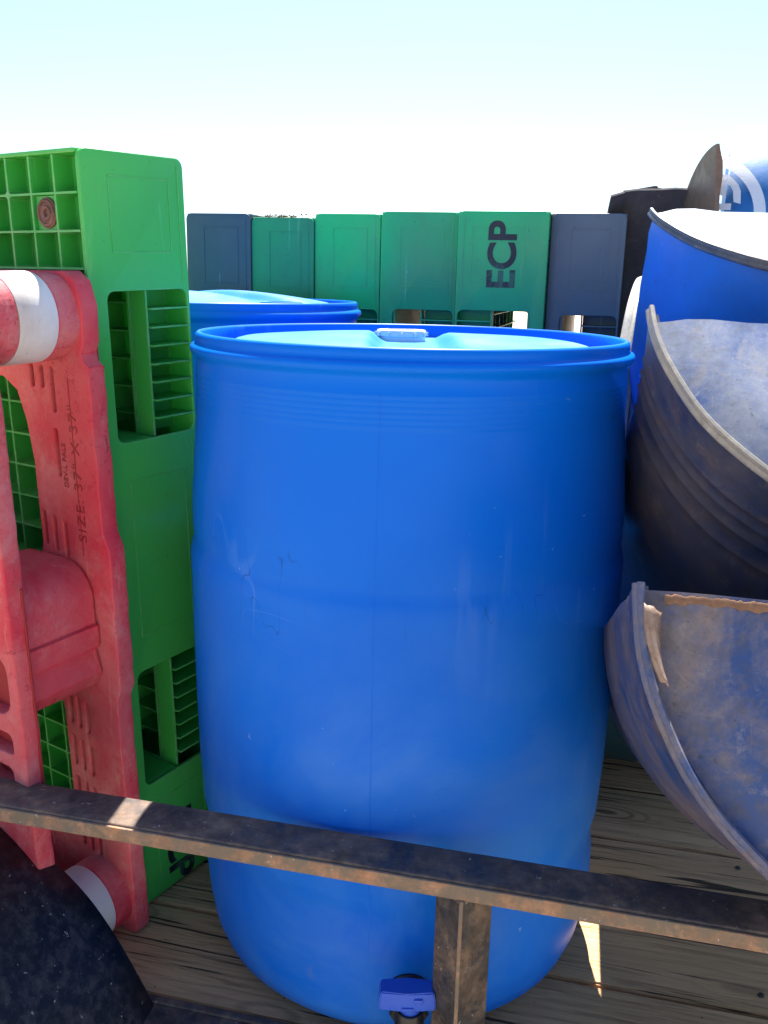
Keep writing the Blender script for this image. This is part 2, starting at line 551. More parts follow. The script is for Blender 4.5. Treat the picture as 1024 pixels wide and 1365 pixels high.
CHIME_C = dusty('dark_dusty_rim', (0.05, 0.055, 0.08), (0.20, 0.17, 0.14), 0.7, 9.0)
BROWN = dusty('brown_black_shell', (0.10, 0.085, 0.085), (0.16, 0.13, 0.115), 0.5, 6.0, rough=0.5, mud_amt=0.2)
BROWN2 = dusty('brown_end', (0.20, 0.115, 0.070), (0.27, 0.16, 0.10), 0.5, 6.0, rough=0.6, mud_amt=0.2)
BLUE_E = plastic('sky_blue_shell', (0.02, 0.17, 0.46), 0.4, dirt=(0.15, 0.35, 0.6), dirt_amt=0.5, scr=0.2)
PRINT = plastic('white_print', (0.80, 0.82, 0.84), 0.5, dirt=(0.5, 0.6, 0.7), dirt_amt=0.3, scr=0)
MUD = dusty('dried_mud', (0.20, 0.10, 0.055), (0.30, 0.18, 0.11), 0.6, 20.0, rough=0.9)
GROM = steel('grommet_rust', paint=(0.10, 0.06, 0.05), rust=(0.13, 0.07, 0.05), r0=0.3, r1=0.6, rough=0.7)

# ------------------------------------------------------------------ ground
GZ = -0.66
b = bmesh.new()
bmesh.ops.create_grid(b, x_segments=120, y_segments=120, size=1500)
for v in b.verts:
    # finer near the trailer
    for ax in (0, 1):
        t = v.co[ax]/1500
        v.co[ax] = 1500*math.copysign(abs(t)**2.6, t)
    v.co.z = GZ
me = bpy.data.meshes.new('ground')
b.to_mesh(me)
b.free()
g_o = link('ground', me, ground_mat())
g_o['kind'] = 'structure'

# ------------------------------------------------------------------ trailer
AZ = rad(13)
U = Vector((math.cos(AZ), -math.sin(AZ), 0))
V = Vector((math.sin(AZ), math.cos(AZ), 0))
Zv = Vector((0, 0, 1))
tr = thing('flatbed_trailer', 'rusty black trailer with a weathered plank bed, angle side rail and round black fender', 'trailer',
           (0, 0, 0), axes=(U, V, Zv))
# boards run along u
bm_cache = {}
vb = 0.950
k = 0
widths = [0.172, 0.176, 0.182, 0.170, 0.178, 0.185, 0.172, 0.18, 0.175]
for wd in widths:
    mb = MB()
    t = bmesh.new()
    bmesh.ops.create_cube(t, size=1)
    for v in t.verts:
        v.co = Vector((v.co.x*3.7, v.co.y*wd, v.co.z*0.036))
    bmesh.ops.bevel(t, geom=t.edges[:], offset=0.003, segments=2, affect='EDGES')
    mb.merge(t)
    o = mb.build('board', WOOD, tr)
    o.location = (0.15+random.uniform(-0.01, 0.01), vb+wd/2, -0.018-random.uniform(0, 0.004))
    o.rotation_euler = (random.uniform(-0.004, 0.004), 0, random.uniform(-0.0012, 0.0012))
    vb += wd+0.007
    k += 1
BEDV = vb
mb = MB()      # near side channel with a lip beside the planks
mb.box(-1.75, 2.05, 0.932, 0.9445, -0.10, 0.006, 0.002)
mb.box(-1.75, 2.05, 0.893, 0.9315, -0.006, 0.0035, 0.0015)
mb.box(-1.75, 2.05, 0.9447, 0.985, -0.10, -0.09, 0.001)
mb.build('frame_beam', RAIL, tr)
mb = MB()
mb.box(-1.75, 2.05, BEDV+0.002, BEDV+0.06, -0.11, 0.02, 0.003)
mb.build('frame_beam', RAIL, tr)
for u_ in (-1.5, -0.9, -0.3, 0.3, 0.9, 1.5):
    mb = MB()
    mb.box(u_-0.025, u_+0.025, 0.9455, BEDV, -0.102, -0.041, 0.003)
    mb.build('cross_member', RAIL, tr)
# nail heads over the cross members, grit on the planks
tn = bmesh.new()
bmesh.ops.create_cone(tn, cap_ends=True, segments=10, radius1=0.0048, radius2=0.0038, depth=0.002)
nme = bpy.data.meshes.new('nail')
tn.to_mesh(nme)
tn.free()
nme.materials.append(POST)
random.seed(21)
vb2 = 0.950
for wd in widths:
    for u_ in (-0.9, -0.3, 0.3, 0.9):
        for dv in (0.035, wd-0.035):
            o = bpy.data.objects.new('nail', nme)
            COL.objects.link(o)
            o.parent = tr
            o.location = (u_+random.uniform(-0.008, 0.008), vb2+dv+random.uniform(-0.008, 0.008), 0.0004)
            o.rotation_euler = (random.uniform(-0.1, 0.1), random.uniform(-0.1, 0.1), 0)
    vb2 += wd+0.007
bm = bmesh.new()
for i in range(900):
    x_, y_ = random.uniform(-0.9, 0.9), random.uniform(0.952, 1.9)
    r_ = random.choice((0.0006, 0.0008, 0.001, 0.0013, 0.0022))
    c_ = [bm.verts.new((x_+random.uniform(-r_, r_)*1.6, y_+random.uniform(-r_, r_), max(0.0001, random.uniform(0, r_*1.2)))) for _ in range(4)]
    for tri in ((0, 1, 2), (0, 2, 3), (0, 3, 1), (1, 3, 2)):
        bm.faces.new([c_[k] for k in tri])
me = bpy.data.meshes.new('grit')
bm.to_mesh(me)
bm.free()
o = link('grit', me, MUD, tr)
o['kind'] = 'stuff'
# side rail: flat tube
RZ = 0.33
mb = MB()
mb.box(-1.75, 2.05, 0.856, 0.913, RZ-0.019, RZ, 0.0028, seg=3)
o = mb.build('side_rail', RAIL, tr, smooth=35)
rm_ = o.modifiers.new('cuts', 'SUBSURF') if False else None
mb = MB()      # rust-coloured front lip along the rail
mb.box(-1.75, 2.05, 0.8515, 0.8556, RZ-0.0205, RZ-0.0022, 0.0012)
mb.build('rail_lip', EDGE, tr)
mb = MB()
mb.box(-1.75, 2.05, BEDV+0.0, BEDV+0.05, RZ-0.02, RZ, 0.003)
mb.build('side_rail', RAIL, tr)

def post(u_, v_, z0=-0.10):
    mb = MB()
    a = 0.0235
    rot = Matrix.Translation((u_, v_, 0)) @ Matrix.Rotation(rad(47), 4, 'Z')
    mb.box(-a, a, -a, a, z0, RZ-0.0195, 0.003, rot=rot, seg=3)
    p_ = mb.build('post', POST, tr, smooth=35)
    m2 = MB()
    rr = Matrix.Translation((u_, v_, 0)) @ Matrix.Rotation(rad(47), 4, 'Z') @ Matrix.Translation((-a, -a, 0)) @ Matrix.Rotation(rad(45), 4, 'Z')
    m2.box(-0.0022, 0.0022, -0.0022, 0.0022, z0, RZ-0.021, 0.001, rot=rr)
    m2.build('weld_edge', EDGE, p_)
    wb = MB()
    random.seed(int(u_*1000))
    for q in range(44):
        an = 2*PI*q/44
        rx = 0.0245/max(abs(math.cos(an)), abs(math.sin(an)))
        cen = Vector((rx*math.cos(an), rx*math.sin(an), RZ-0.0215+random.uniform(-0.0012, 0.0008)))
        t3 = bmesh.new()
        bmesh.ops.create_icosphere(t3, subdivisions=1, radius=random.uniform(0.0028, 0.0042))
        for v in t3.verts:
            v.co += cen
        wb.merge(t3, rot)
    wb.build('weld_bead', POST, p_, smooth=True)
    return p_
post(-0.101, 0.886)
post(-1.2, 0.886)
post(1.25, 0.886)
for u_ in (-1.2, -0.1, 1.25):
    mb = MB()
    mb.box(u_-0.02, u_+0.02, BEDV+0.062, BEDV+0.10, -0.1, RZ-0.021, 0.003)
    mb.build('post', POST, tr)

# fender: arched sheet beside the bed
prof = [(-1.62, -0.20), (-1.60, -0.02), (-1.55, 0.09), (-1.46, 0.18), (-1.33, 0.238), (-1.15, 0.262), (-0.97, 0.266), (-0.82, 0.260),
        (-0.738, 0.243), (-0.672, 0.212), (-0.619, 0.167), (-0.578, 0.112), (-0.537, 0.037), (-0.505, -0.035), (-0.485, -0.12), (-0.475, -0.22)]
def spline(pts, n=6):
    out = []
    for i in range(len(pts)-1):
        p0 = pts[max(0, i-1)]
        p1 = pts[i]
        p2 = pts[i+1]
        p3 = pts[min(len(pts)-1, i+2)]
        for q in range(n):
            t = q/n
            out.append(tuple(0.5*((2*p1[a])+(-p0[a]+p2[a])*t+(2*p0[a]-5*p1[a]+4*p2[a]-p3[a])*t*t+(-p0[a]+3*p1[a]-3*p2[a]+p3[a])*t**3) for a in (0, 1)))
    out.append(pts[-1])
    return out
pp = spline(prof)
bm = bmesh.new()
rows = []
for off, ys in ((0.0, (0.62, 0.66, 0.72, 0.80, 0.88, 0.928)), ):
    for y_ in ys:
        rows.append([bm.verts.new((p[0], y_, p[1])) for p in pp])
for i in range(len(rows)-1):
    for j in range(len(pp)-1):
        bm.faces.new((rows[i][j], rows[i][j+1], rows[i+1][j+1], rows[i+1][j]))
lip = [bm.verts.new((p[0]*0.985-0.015, 0.62, p[1]-0.03)) for p in pp]
for j in range(len(pp)-1):
    bm.faces.new((lip[j], lip[j+1], rows[0][j+1], rows[0][j]))
bmesh.ops.recalc_face_normals(bm, faces=bm.faces[:])
me = bpy.data.meshes.new('fender')
bm.to_mesh(me)
bm.free()
o = link('fender', me, FEND, tr, smooth=50)
sm = o.modifiers.new('solid', 'SOLIDIFY')
sm.thickness = 0.003
sm.offset = -1
# wheel
wh = bpy.data.objects.new('wheel', None)
COL.objects.link(wh)
wh.parent = tr
wh.location = (-1.05, 0.78, GZ+0.32)
mb = MB()
mb.lathe([(0.20, -0.08), (0.28, -0.095), (0.312, -0.085), (0.32, -0.05), (0.32, 0.05), (0.312, 0.085), (0.28, 0.095), (0.20, 0.08)], n=40, axis='Y')
mb.build('tyre', RUBBER, wh, smooth=40)
mb = MB()
mb.lathe([(0.0, -0.03), (0.07, -0.04), (0.09, -0.02), (0.17, -0.03), (0.205, -0.075), (0.21, -0.07), (0.20, 0.075), (0.19, 0.0), (0.0, 0.0)], n=32, axis='Y')
mb.build('rim', POST, wh, smooth=40)

# ------------------------------------------------------------------ plastic drums
def barrel(label, cx_, cy_, H, tap=False, rot=0.0, cap=0.0, dome=0.0):
    t = thing('plastic_drum', label, 'drum', (cx_, cy_, 0), 'closed blue plastic drums')
    t.rotation_euler = (0, 0, rot)
    k = H/0.90
    P = [(0.0, 0.022), (0.20, 0.018), (0.225, 0.004), (0.245, 0.0), (0.262, 0.007), (0.277, 0.024), (0.287, 0.050), (0.2925, 0.085), (0.2960, 0.13),
         (0.2950, 0.160), (0.2920, 0.182), (0.2908, 0.195), (0.2918, 0.208), (0.2975, 0.235), (0.3005, 0.30), (0.3025, 0.40), (0.3035, 0.50), (0.3038, 0.575), (0.3044, 0.594), (0.3045, 0.605),
         (0.3022, 0.616), (0.2996, 0.624), (0.2994, 0.632), (0.3004, 0.646), (0.3000, 0.68), (0.297, 0.72), (0.2925, 0.78), (0.2895, 0.808)]
    # fine moulding rings below the rim
    z = 0.812
    for q in range(6):
        P += [(0.2893, z), (0.2902, z+0.0022), (0.2893, z+0.0044)]
        z += 0.0066
    P += [(0.2885, 0.857), (0.2875, 0.864), (0.288, 0.868), (0.2935, 0.872), (0.2960, 0.876), (0.2962, 0.8795), (0.2945, 0.883), (0.2905, 0.8845), (0.2885, 0.8865),
          (0.2890, 0.8905), (0.2885, 0.8965), (0.2860, 0.8990), (0.2825, 0.8990), (0.2805, 0.8960), (0.2795, 0.885), (0.277, 0.8725), (0.268, 0.8705)]
    P = [(r, z*k if z < 0.8 else H-0.90+z) for r, z in P]
    inner = [(0.262, H-0.029), (0.274, H-0.06), (0.285, H-0.12), (0.285, 0.1), (0.0, 0.03)]
    def wob(th, y, r):
        return 0.0007*math.sin(3*th+5*y)+0.0005*math.sin(7*th-9*y)+(0.0006*math.sin(2*th+1)*(1 if y > H-0.05 else 0))
    mb = MB()
    mb.lathe(P+inner, n=128, axis='Z', wob=wob)
    mb.build('body', BLUE, t, smooth=60)
    # lid: dished disc with two raised half moons
    bm = bmesh.new()
    NR, NT = 34, 128
    grid = []
    for i in range(NR+1):
        r = 0.270*i/NR
        row = []
        for j in range(NT):
            th = 2*PI*j/NT
            x, y = r*math.cos(th), r*math.sin(th)
            z = H-0.0215
            d = abs(x)-0.035
            m_ = max(0, min(1, d/0.03))*max(0, min(1, (0.255-r)/0.022))
            m_ = m_*m_*(3-2*m_)
            z += 0.0175*m_*(1-0.45*(r/0.27)**2)+0.0006*math.sin(21*x)*math.cos(17*y)
            z += dome*(1-(r/0.27)**2)
            row.append(bm.verts.new((x, y, z)))
        grid.append(row)
    for i in range(NR):
        for j in range(NT):
            if i == 0:
                bm.faces.new((grid[0][0], grid[1][j], grid[1][(j+1) % NT])) if False else None
            bm.faces.new((grid[i][j], grid[i+1][j], grid[i+1][(j+1) % NT], grid[i][(j+1) % NT]))
    bmesh.ops.remove_doubles(bm, verts=bm.verts[:], dist=1e-6)
    bmesh.ops.recalc_face_normals(bm, faces=bm.faces[:])
    me = bpy.data.meshes.new('lid')
    bm.to_mesh(me)
    bm.free()
    link('lid', me, BLUE_LID, t, smooth=True)
    # bungs on the lid's cross band
    for (bx, by, mm) in ((-0.012+cap, 0.175, WHITE), (0.0, -0.20, BLUE_LID)):
        mb = MB()
        hgt = 0.0185 if mm is WHITE else 0.012
        mb.lathe([(0.0, 0.0), (0.037, 0.0), (0.037, hgt-0.010), (0.0385, hgt-0.009), (0.0385, hgt-0.002), (0.037, hgt), (0.026, hgt+0.0005),
                  (0.024, hgt-0.005), (0.0, hgt-0.005)], n=40, axis='Z')
        for q in range(12):
            a = 2*PI*q/12
            mb.box(-0.003, 0.003, -0.0015, 0.0015, hgt-0.009, hgt-0.003, rot=Matrix.Rotation(a, 4, 'Z') @ Matrix.Translation((0.0385, 0, 0)))
        bo = mb.build('bung', mm, t, smooth=40)
        bo.location = (bx, by, H-0.0235+dome*0.5)
    # vertical mould seam on two sides of the body
    for a0 in (-98, 82):
        bm = bmesh.new()
        pr_ = [(r, z) for r, z in P if 0.09 < z < H-0.05]
        prev = None
        for (r, z) in pr_:
            aa = rad(a0)-rot
            row = []
            for dq, dr_ in ((-0.0016, -0.0006), (0.0, 0.0007), (0.0016, -0.0006)):
                an = aa+dq/r
                rr = r+wob(an, z, r)+dr_
                row.append(bm.verts.new((rr*math.cos(an), rr*math.sin(an), z)))
            if prev:
                bm.faces.new((prev[0], prev[1], row[1], row[0]))
                bm.faces.new((prev[1], prev[2], row[2], row[1]))
            prev = row
        me = bpy.data.meshes.new('mould_seam')
        bm.to_mesh(me)
        bm.free()
        link('mould_seam', me, BLUE, t, smooth=True)
    return t

D1 = barrel('large closed blue drum in front, white bung on top, black tap at its foot', 0.033, 1.250, 0.900)
D2 = barrel('second closed blue drum, behind and left of the front drum', -0.348, 1.768, 0.929, rot=0.9, cap=0.03, dome=0.021)

# tap on the front drum: threaded spigot, black body, blue T handle (direction towards -v side)
tap_dir = Vector((-0.02, -1, 0)).normalized()
tp = bpy.data.objects.new('tap', None)
COL.objects.link(tp)
tp.parent = D1
tp.location = (0.011, -0.290, 0.096)
mb = MB()
# flange, thread and body along -Y
def cyl(mb, r, y0, y1, n=28, rot=None, x=0, z=0):
    t = MB()
    t.lathe([(0, y0), (r*0.94, y0), (r, y0+0.0015*(1 if y1 > y0 else -1)), (r, y1-0.0015*(1 if y1 > y0 else -1)), (r*0.94, y1), (0, y1)], n=n, axis='Y')
    bmesh.ops.remove_doubles(t.b, verts=t.b.verts[:], dist=1e-6)
    m_ = Matrix.Translation((x, 0, z))
    mb.merge(t.b, m_ if rot is None else m_ @ rot)
cyl(mb, 0.028, 0.004, -0.010)
for q in range(5):
    cyl(mb, 0.0225, -0.010-q*0.004, -0.0125-q*0.004)
    cyl(mb, 0.0205, -0.0125-q*0.004, -0.014-q*0.004)
cyl(mb, 0.018, -0.030, -0.075)
cyl(mb, 0.024, -0.036, -0.044, n=6)
mb.build('spigot', BLACKP, tp, smooth=35)
mb = MB()
cyl(mb, 0.017, 0.028, -0.055, rot=Matrix.Rotation(rad(90), 4, 'X') @ Matrix.Translation((0, 0, 0)))
cyl(mb, 0.021, -0.055, -0.063, rot=Matrix.Rotation(rad(90), 4, 'X'))
vb_ = mb.build('valve_body', BLACKP, tp, smooth=35)
vb_.location = (0, -0.062, 0)
# handle
hb = MB()
t2 = bmesh.new()
vs = []
for (zz, hw, hd) in ((-0.0125, 0.0335, 0.0135), (0.0, 0.0335, 0.0150), (0.0125, 0.0310, 0.0130)):
    vs.append([t2.verts.new(c_) for c_ in ((-hw, -hd*0.85, zz), (0.0, -hd, zz), (hw, -hd*0.85, zz), (hw, hd*0.85, zz), (0.0, hd, zz), (-hw, hd*0.85, zz))])
for r_ in range(2):
    for q in range(6):
        t2.faces.new((vs[r_][q], vs[r_][(q+1) % 6], vs[r_+1][(q+1) % 6], vs[r_+1][q]))
t2.faces.new(vs[0][::-1])
t2.faces.new(vs[2])
bmesh.ops.bevel(t2, geom=t2.edges[:], offset=0.0016, segments=2, affect='EDGES')
hb.merge(t2)
hb.box(-0.006, 0.007, -0.0160, -0.0125, -0.0105, -0.006, 0.0006)
hb.box(0.008, 0.018, -0.0158, -0.012, 0.000, 0.006, 0.0006)
ho = hb.build('handle', HANDLE, tp, smooth=30)
ho.location = (-0.004, -0.066, 0.051)
mb = MB()
cyl(mb, 0.013, 0.042, 0.026, rot=Matrix.Rotation(rad(90), 4, 'X'))
st = mb.build('handle_hub', HANDLE, tp, smooth=35)
st.location = (0, -0.062, 0.0)

# ------------------------------------------------------------------ pallets standing on end
def pallet(label, origin, X, Y, Z, T, H, mat, L=1.0, flip=False, grid=True, detail=True, group='plastic pallets standing on end in the back row',
           lean=None, ecp=None, z4_=0.93):
    t = thing('plastic_pallet', label, 'pallet', origin, group, axes=(X, Y, Z))
    f = (lambda y: T-y) if flip else (lambda y: y)
    def bx(mb, x0, x1, y0, y1, z0, z1, bv=0.0):
        a, b_ = f(y0), f(y1)
        mb.box(x0, x1, min(a, b_), max(a, b_), z0, z1, bv)
    z1, z2, z3, z4 = 0.20, 0.388, 0.729, z4_
    k = H/1.103
    z1, z2, z3, z4 = z1*k, z2*k, z3*k, z4*k
    S1, S2 = 0.030, T-0.078       # hole between the decks
    holes = []
    for a, b_ in ((z1, z2), (z3, z4)):
        y0, y1 = f(S1-0.001), f(T-0.005)
        holes.append(rrect(min(y0, y1), max(y0, y1), a, b_, 0.012))
    me = curve_mesh([rrect(0, T, 0.0, H, 0.013)]+holes, 0.007, 0.0018, 2, tf=lambda x, y, z: Vector((z-0.0035, x, y)))
    fix(me)
    link('end_face', me, mat, t, smooth=40)
    # raised outline on each block face
    for a, b_ in ((0.03*k, z1-0.035), (z2+0.055, z3-0.055), (z4+0.05, H-0.03)):
        mb = MB()
        y0, y1, th = 0.043, T-0.030, 0.0011
        for (p0, p1, q0, q1) in ((y0, y1, a, a+th), (y0, y1, b_-th, b_), (y0, y0+th, a, b_), (y1-th, y1, a, b_)):
            bx(mb, -0.0008, 0.0009, p0, p1, q0, q1)
        mb.build('panel_outline', mat, t)
    for a, b_ in ((z4+0.01, H-0.012), (z2+0.01, z3-0.012)):
        mb = MB()
        bx(mb, -0.0008, 0.0010, T-0.013, T-0.0115, a, b_)
        mb.build('edge_line', mat, t)
    # outer shell: top, bottom, far end
    mb = MB()
    bx(mb, -L, -0.0075, 0, T, H-0.006, H-0.0003, 0.0015)
    bx(mb, -L, -0.0075, 0, T, 0.0003, 0.006, 0.0015)
    for a, b_ in ((0.0065, z1), (z2, z3), (z4, H-0.0065)):
        bx(mb, -L, -L+0.006, 0.0, T, a, b_)
    mb.build('edge_wall', mat, t)
    # blocks
    for a, b_ in ((0.0065, z1), (z2, z3), (z4, H-0.0065)):
        for (xa, xb) in ((-0.17, -0.0075), (-L*0.6, -L*0.4), (-L+0.0065, -L+0.17)):
            mb = MB()
            bx(mb, xa, xb, S1+0.0045, S2-0.0005, a, b_, 0.004)
            mb.build('block', mat, t)
    # base deck: inner skin, outer skin
    mb = MB()
    bx(mb, -L+0.0065, -0.0075, T-0.0035, T-0.0003, 0.0065, H-0.0065)
    for a, b_ in ((0.0065, z1), (z2, z3), (z4, H-0.0065)):
        bx(mb, -L+0.0065, -0.0075, S2, S2+0.003, a, b_)
    for a, b_ in ((z1, z2), (z3, z4)):
        bx(mb, -0.040, -0.0075, S2, S2+0.003, a+0.0005, b_-0.0005)
        bx(mb, -0.0500, -0.0460, S2+0.0035, T-0.004, a+0.0005, b_-0.0005)
        n_ = 5
        for q in range(n_):
            zz = a+(b_-a)*(q+0.5)/n_
            bx(mb, -L+0.007, -0.0505, T-0.045, T-0.004, zz-0.0013, zz+0.0013)
        for q in range(9):
            xx = -0.14-q*0.095
            bx(mb, xx-0.0014, xx+0.0014, T-0.040, T-0.0045, a+0.001, b_-0.001)
    mb.build('base_deck', mat, t)
    # ladder of ribs in the edge of the base deck
    if detail:
        rm = MB()
        rm.box(-0.0455, -0.0005, min(f(S2+0.0035), f(T-0.004)), max(f(S2+0.0035), f(T-0.004)), -0.0012, 0.0012)
        rme = rm.mesh('rung')
        rme.materials.append(mat)
        for a, b_ in ((z1, z2), (z3, z4)):
            n_ = 8
            for q in range(1, n_):
                o = bpy.data.objects.new('rung', rme)
                COL.objects.link(o)
                o.parent = t
                o.location = (0, 0, a+(b_-a)*q/n_)
    # top deck: skin + lattice of ribs open to the outside
    mb = MB()
    bx(mb, -L+0.0065, -0.0075, S1, S1+0.004, 0.0065, H-0.0065)
    mb.build('deck_panel', mat, t)
    if grid:
        mb = MB()
        nx = int(L/0.0485)
        for q in range(nx):
            xx = -0.0515-q*0.0485
            bx(mb, xx-0.0016, xx+0.0016, 0.0008, S1-0.0003, 0.0068, H-0.0068)
        zz = H-0.053
        while zz > 0.02:
            bx(mb, -L+0.007, -0.0078, 0.0, S1-0.0006, zz-0.0014, zz+0.0014)
            zz -= 0.0465
        # finer column beside the openings
        for a, b_ in ((z1, z2), (z3, z4)):
            bx(mb, -0.0285, -0.0260, 0.0012, S1-0.0006, a, b_)
        # small moulded bosses at rib crossings
        for (qx, qz) in ((2, 0), (4, 0), (0, 3), (5, 5), (1, 9), (3, 12), (2, 16), (6, 2)):
            t2 = bmesh.new()
            bmesh.ops.create_cone(t2, cap_ends=True, segments=12, radius1=0.005, radius2=0.005, depth=S1-0.002)
            mb.merge(t2, Matrix.Translation((-0.0515-qx*0.0485+(0.044 if qx == 0 else 0), f(S1/2-0.0005), H-0.053-qz*0.0465)) @ Matrix.Rotation(rad(90), 4, 'X'))
        mb.build('rib_grid', mat, t)
    if ecp:
        sgn, zc, yc, sz, ln = ecp
        # sgn +1: letters read upwards, -1: downwards
        me = text_mesh('ECP', sz, 0.0008, 0.0021, space=ln,
                       tf=lambda x, y, z: Vector((0.0006+z, yc-y, zc+x)) if sgn > 0 else Vector((0.0006+z, yc+y, zc-x)))
        link('painted_letters', me, INK, t)
    return t

g = Vector((-math.cos(rad(33)), math.sin(rad(33)), 0))
w = Vector((math.sin(rad(33)), math.cos(rad(33)), 0))
ln_ = 0.034
up = (Vector((-w.x*ln_, -w.y*ln_, math.sqrt(1-ln_*ln_)))).normalized()
wn = up.cross(-g).normalized()
P0 = Vector((-0.368, 1.217, 0.001))
GP = pallet('bright green plastic pallet standing on end between the red pallet and the front drum', P0, -g, wn, up, 0.178, 1.120, GREEN,
            group=None, ecp=(-1, 0.066, 0.086, 0.074, 1.0))
# rusty washer in one cell of the lattice
mb = MB()
mb.lathe([(0.0, 0.004), (0.0045, 0.004), (0.005, 0.0), (0.009, -0.001), (0.010, 0.001), (0.013, 0.001), (0.014, -0.001), (0.0165, -0.001),
          (0.0175, 0.0015), (0.019, 0.0015), (0.0195, 0.004), (0.0195, 0.010), (0, 0.010)], n=32, axis='Y')
o = mb.build('grommet', GROM, GP, smooth=40)
o.location = (-0.0745, 0.0015, 1.120-0.053-0.0235)
mb = MB()
mb.box(-0.0980, -0.0535, 0.006, 0.0150, 1.120-0.053-0.0450, 1.120-0.0548, 0.001)
mb.build('grommet_pad', GREEN, GP)

# back row, left to right: (u of left edge, thickness, height, v, material, flip, label)
ROW = 1.985
def on_row(x_world_left, v_):
    # u coordinate on plane v=v_ whose world x is given
    return (x_world_left - V.x*v_)/U.x
rows = [
    (-0.9406, 0.1560, 1.108, 1.990, NAVY, False, 'dark navy pallet at the left end of the back row, beside the bright green pallet'),
    (-0.7830, 0.1470, 1.100, 1.992, GREEND, False, 'dirt-topped green pallet next to the navy one in the back row'),
    (-0.6345, 0.1510, 1.109, 2.000, GREENB, False, 'plain green pallet rising over the right end of the second drum'),
    (-0.4810, 0.1690, 1.113, 1.985, GREENB, False, 'green pallet with a scratched face directly left of the lettered pallet'),
    (-0.3025, 0.1860, 1.111, 1.930, GREENB, True, 'green pallet with black ECP lettering on its end'),
    (-0.1140, 0.1510, 1.110, 1.975, GREY, False, 'blue-grey pallet at the right end of the back row, beside the half drums'),
]
for (xl, T_, H_, v_, mt, fl, lb) in rows:
    org = U*xl+V*v_
    org.z = 0.001
    tz = Vector((random.uniform(-0.003, 0.003), random.uniform(-0.004, 0.004), 1)).normalized()
    X_ = (-V - tz*((-V).dot(tz))).normalized()
    Y_ = tz.cross(X_)
    pallet(lb, org, X_, Y_, tz, T_, H_, mt, flip=fl, grid=True, z4_=0.905 if fl else 0.900,
           ecp=((1, H_-0.088, T_/2+0.003, 0.080, 0.98) if fl else None))
    if mt is GREEND:
        dirty = (org.copy(), X_, Y_, T_, H_)
        dirty_o = [o for o in bpy.data.objects if o.get('label') == lb][0]
# dried soil and leaf litter on the dirty pallet's top
random.seed(11)
bm = bmesh.new()
for i in range(260):
    t_ = random.gauss(0.45, 0.17)
    x_ = -abs(random.gauss(0.012, 0.02))-0.001
    y_ = max(0.006, min(0.14, T_*0.0+0.147*t_))
    h_ = 1.100+abs(random.gauss(0.0, 0.0035))
    r_ = random.uniform(0.0012, 0.0045)
    c_ = [bm.verts.new((x_+random.uniform(-r_, r_), y_+random.uniform(-r_, r_), h_+random.uniform(-r_, r_)*0.7)) for _ in range(4)]
    for tri in ((0, 1, 2), (0, 2, 3), (0, 3, 1), (1, 3, 2)):
        bm.faces.new([c_[k] for k in tri])
me = bpy.data.meshes.new('soil_litter')
bm.to_mesh(me)
bm.free()
o = link('soil_litter', me, MUD, dirty_o)
o['kind'] = 'stuff'


# ------------------------------------------------------------------ red pallet with banded posts
def TL(x, s, z):      # local coords of the left-hand pallets: x measured away along g
    return Vector((-x, s, z))
RP = thing('red_pallet', 'faded red two-deck pallet with round posts and white bands, propped on end at left', 'pallet', P0, axes=(-g, wn, up))
def arcpts(cx_, cy_, r, a0, a1, n=10):
    return [(cx_+r*math.cos(rad(a0+(a1-a0)*i/n)), cy_+r*math.sin(rad(a0+(a1-a0)*i/n))) for i in range(n+1)]
def slot(x, z, h, wd=0.0075):
    return arcpts(x, z+h/2-wd/2, wd/2, 0, 180, 5)+arcpts(x, z-h/2+wd/2, wd/2, 180, 360, 5)
# far deck (local X = -x)
outer = []
random.seed(3)
z = 0.015
right = []
while z < 0.86:
    right.append((0.040+random.uniform(-0.0015, 0.0015)+(0.010 if 0.40 < z < 0.62 else 0.0), z))
    z += 0.02
right += [(0.031, 0.862), (0.028, 0.872), (0.035, 0.885), (0.037, 0.93), (0.028, 0.96), (0.01, 0.972)]
outer = [(-0.85, 0.0), (0.02, 0.0), (0.038, 0.006)]+right+[(-0.85, 0.972)]
holes = []
wx0, wx1 = -0.33, -0.088
holes.append([(wx0, 0.62), (wx0+0.05, 0.565), (wx1-0.03, 0.568), (wx1-0.008, 0.580), (wx1, 0.605), (wx1+0.0, 0.72), (wx1-0.008, 0.775), (wx1-0.022, 0.815), (wx1-0.05, 0.832), (wx0+0.05, 0.835), (wx0, 0.78)])
holes.append(rrect(-0.33, -0.078, 0.14, 0.375, 0.03))
holes.append(rrect(-0.80, -0.45, 0.57, 0.83, 0.03))
holes.append(rrect(-0.80, -0.45, 0.14, 0.375, 0.03))
for x_ in (-0.074, -0.054):
    holes.append(slot(x_, 0.838, 0.030))
holes.append(slot(-0.034, 0.822, 0.060))
holes.append(slot(-0.036, 0.738, 0.065))
for x_, zc in ((-0.079, 0.627), (-0.058, 0.622), (-0.036, 0.617)):
    holes.append(slot(x_, zc, 0.050))
for zc in (0.355, 0.285, 0.215, 0.145):
    for i_, x_ in enumerate((-0.064, -0.046, -0.028)):
        holes.append(slot(x_, zc-0.004*i_, 0.050))
DY0, DY1 = -0.045, -0.018
me = fix(curve_mesh([outer]+holes, DY1-DY0, 0.0025, 2, tf=lambda x, y, z: Vector((x, (DY0+DY1)/2+z, y))))
link('far_deck', me, RED, RP, smooth=40)
mb = MB()
mb.box(-0.84, 0.030, DY1+0.0005, DY1+0.004, 0.01, 0.13, 0.001)
mb.box(-0.090, 0.026, DY1+0.0005, DY1+0.004, 0.135, 0.88, 0.001)
mb.build('deck_liner', REDLINE, RP)
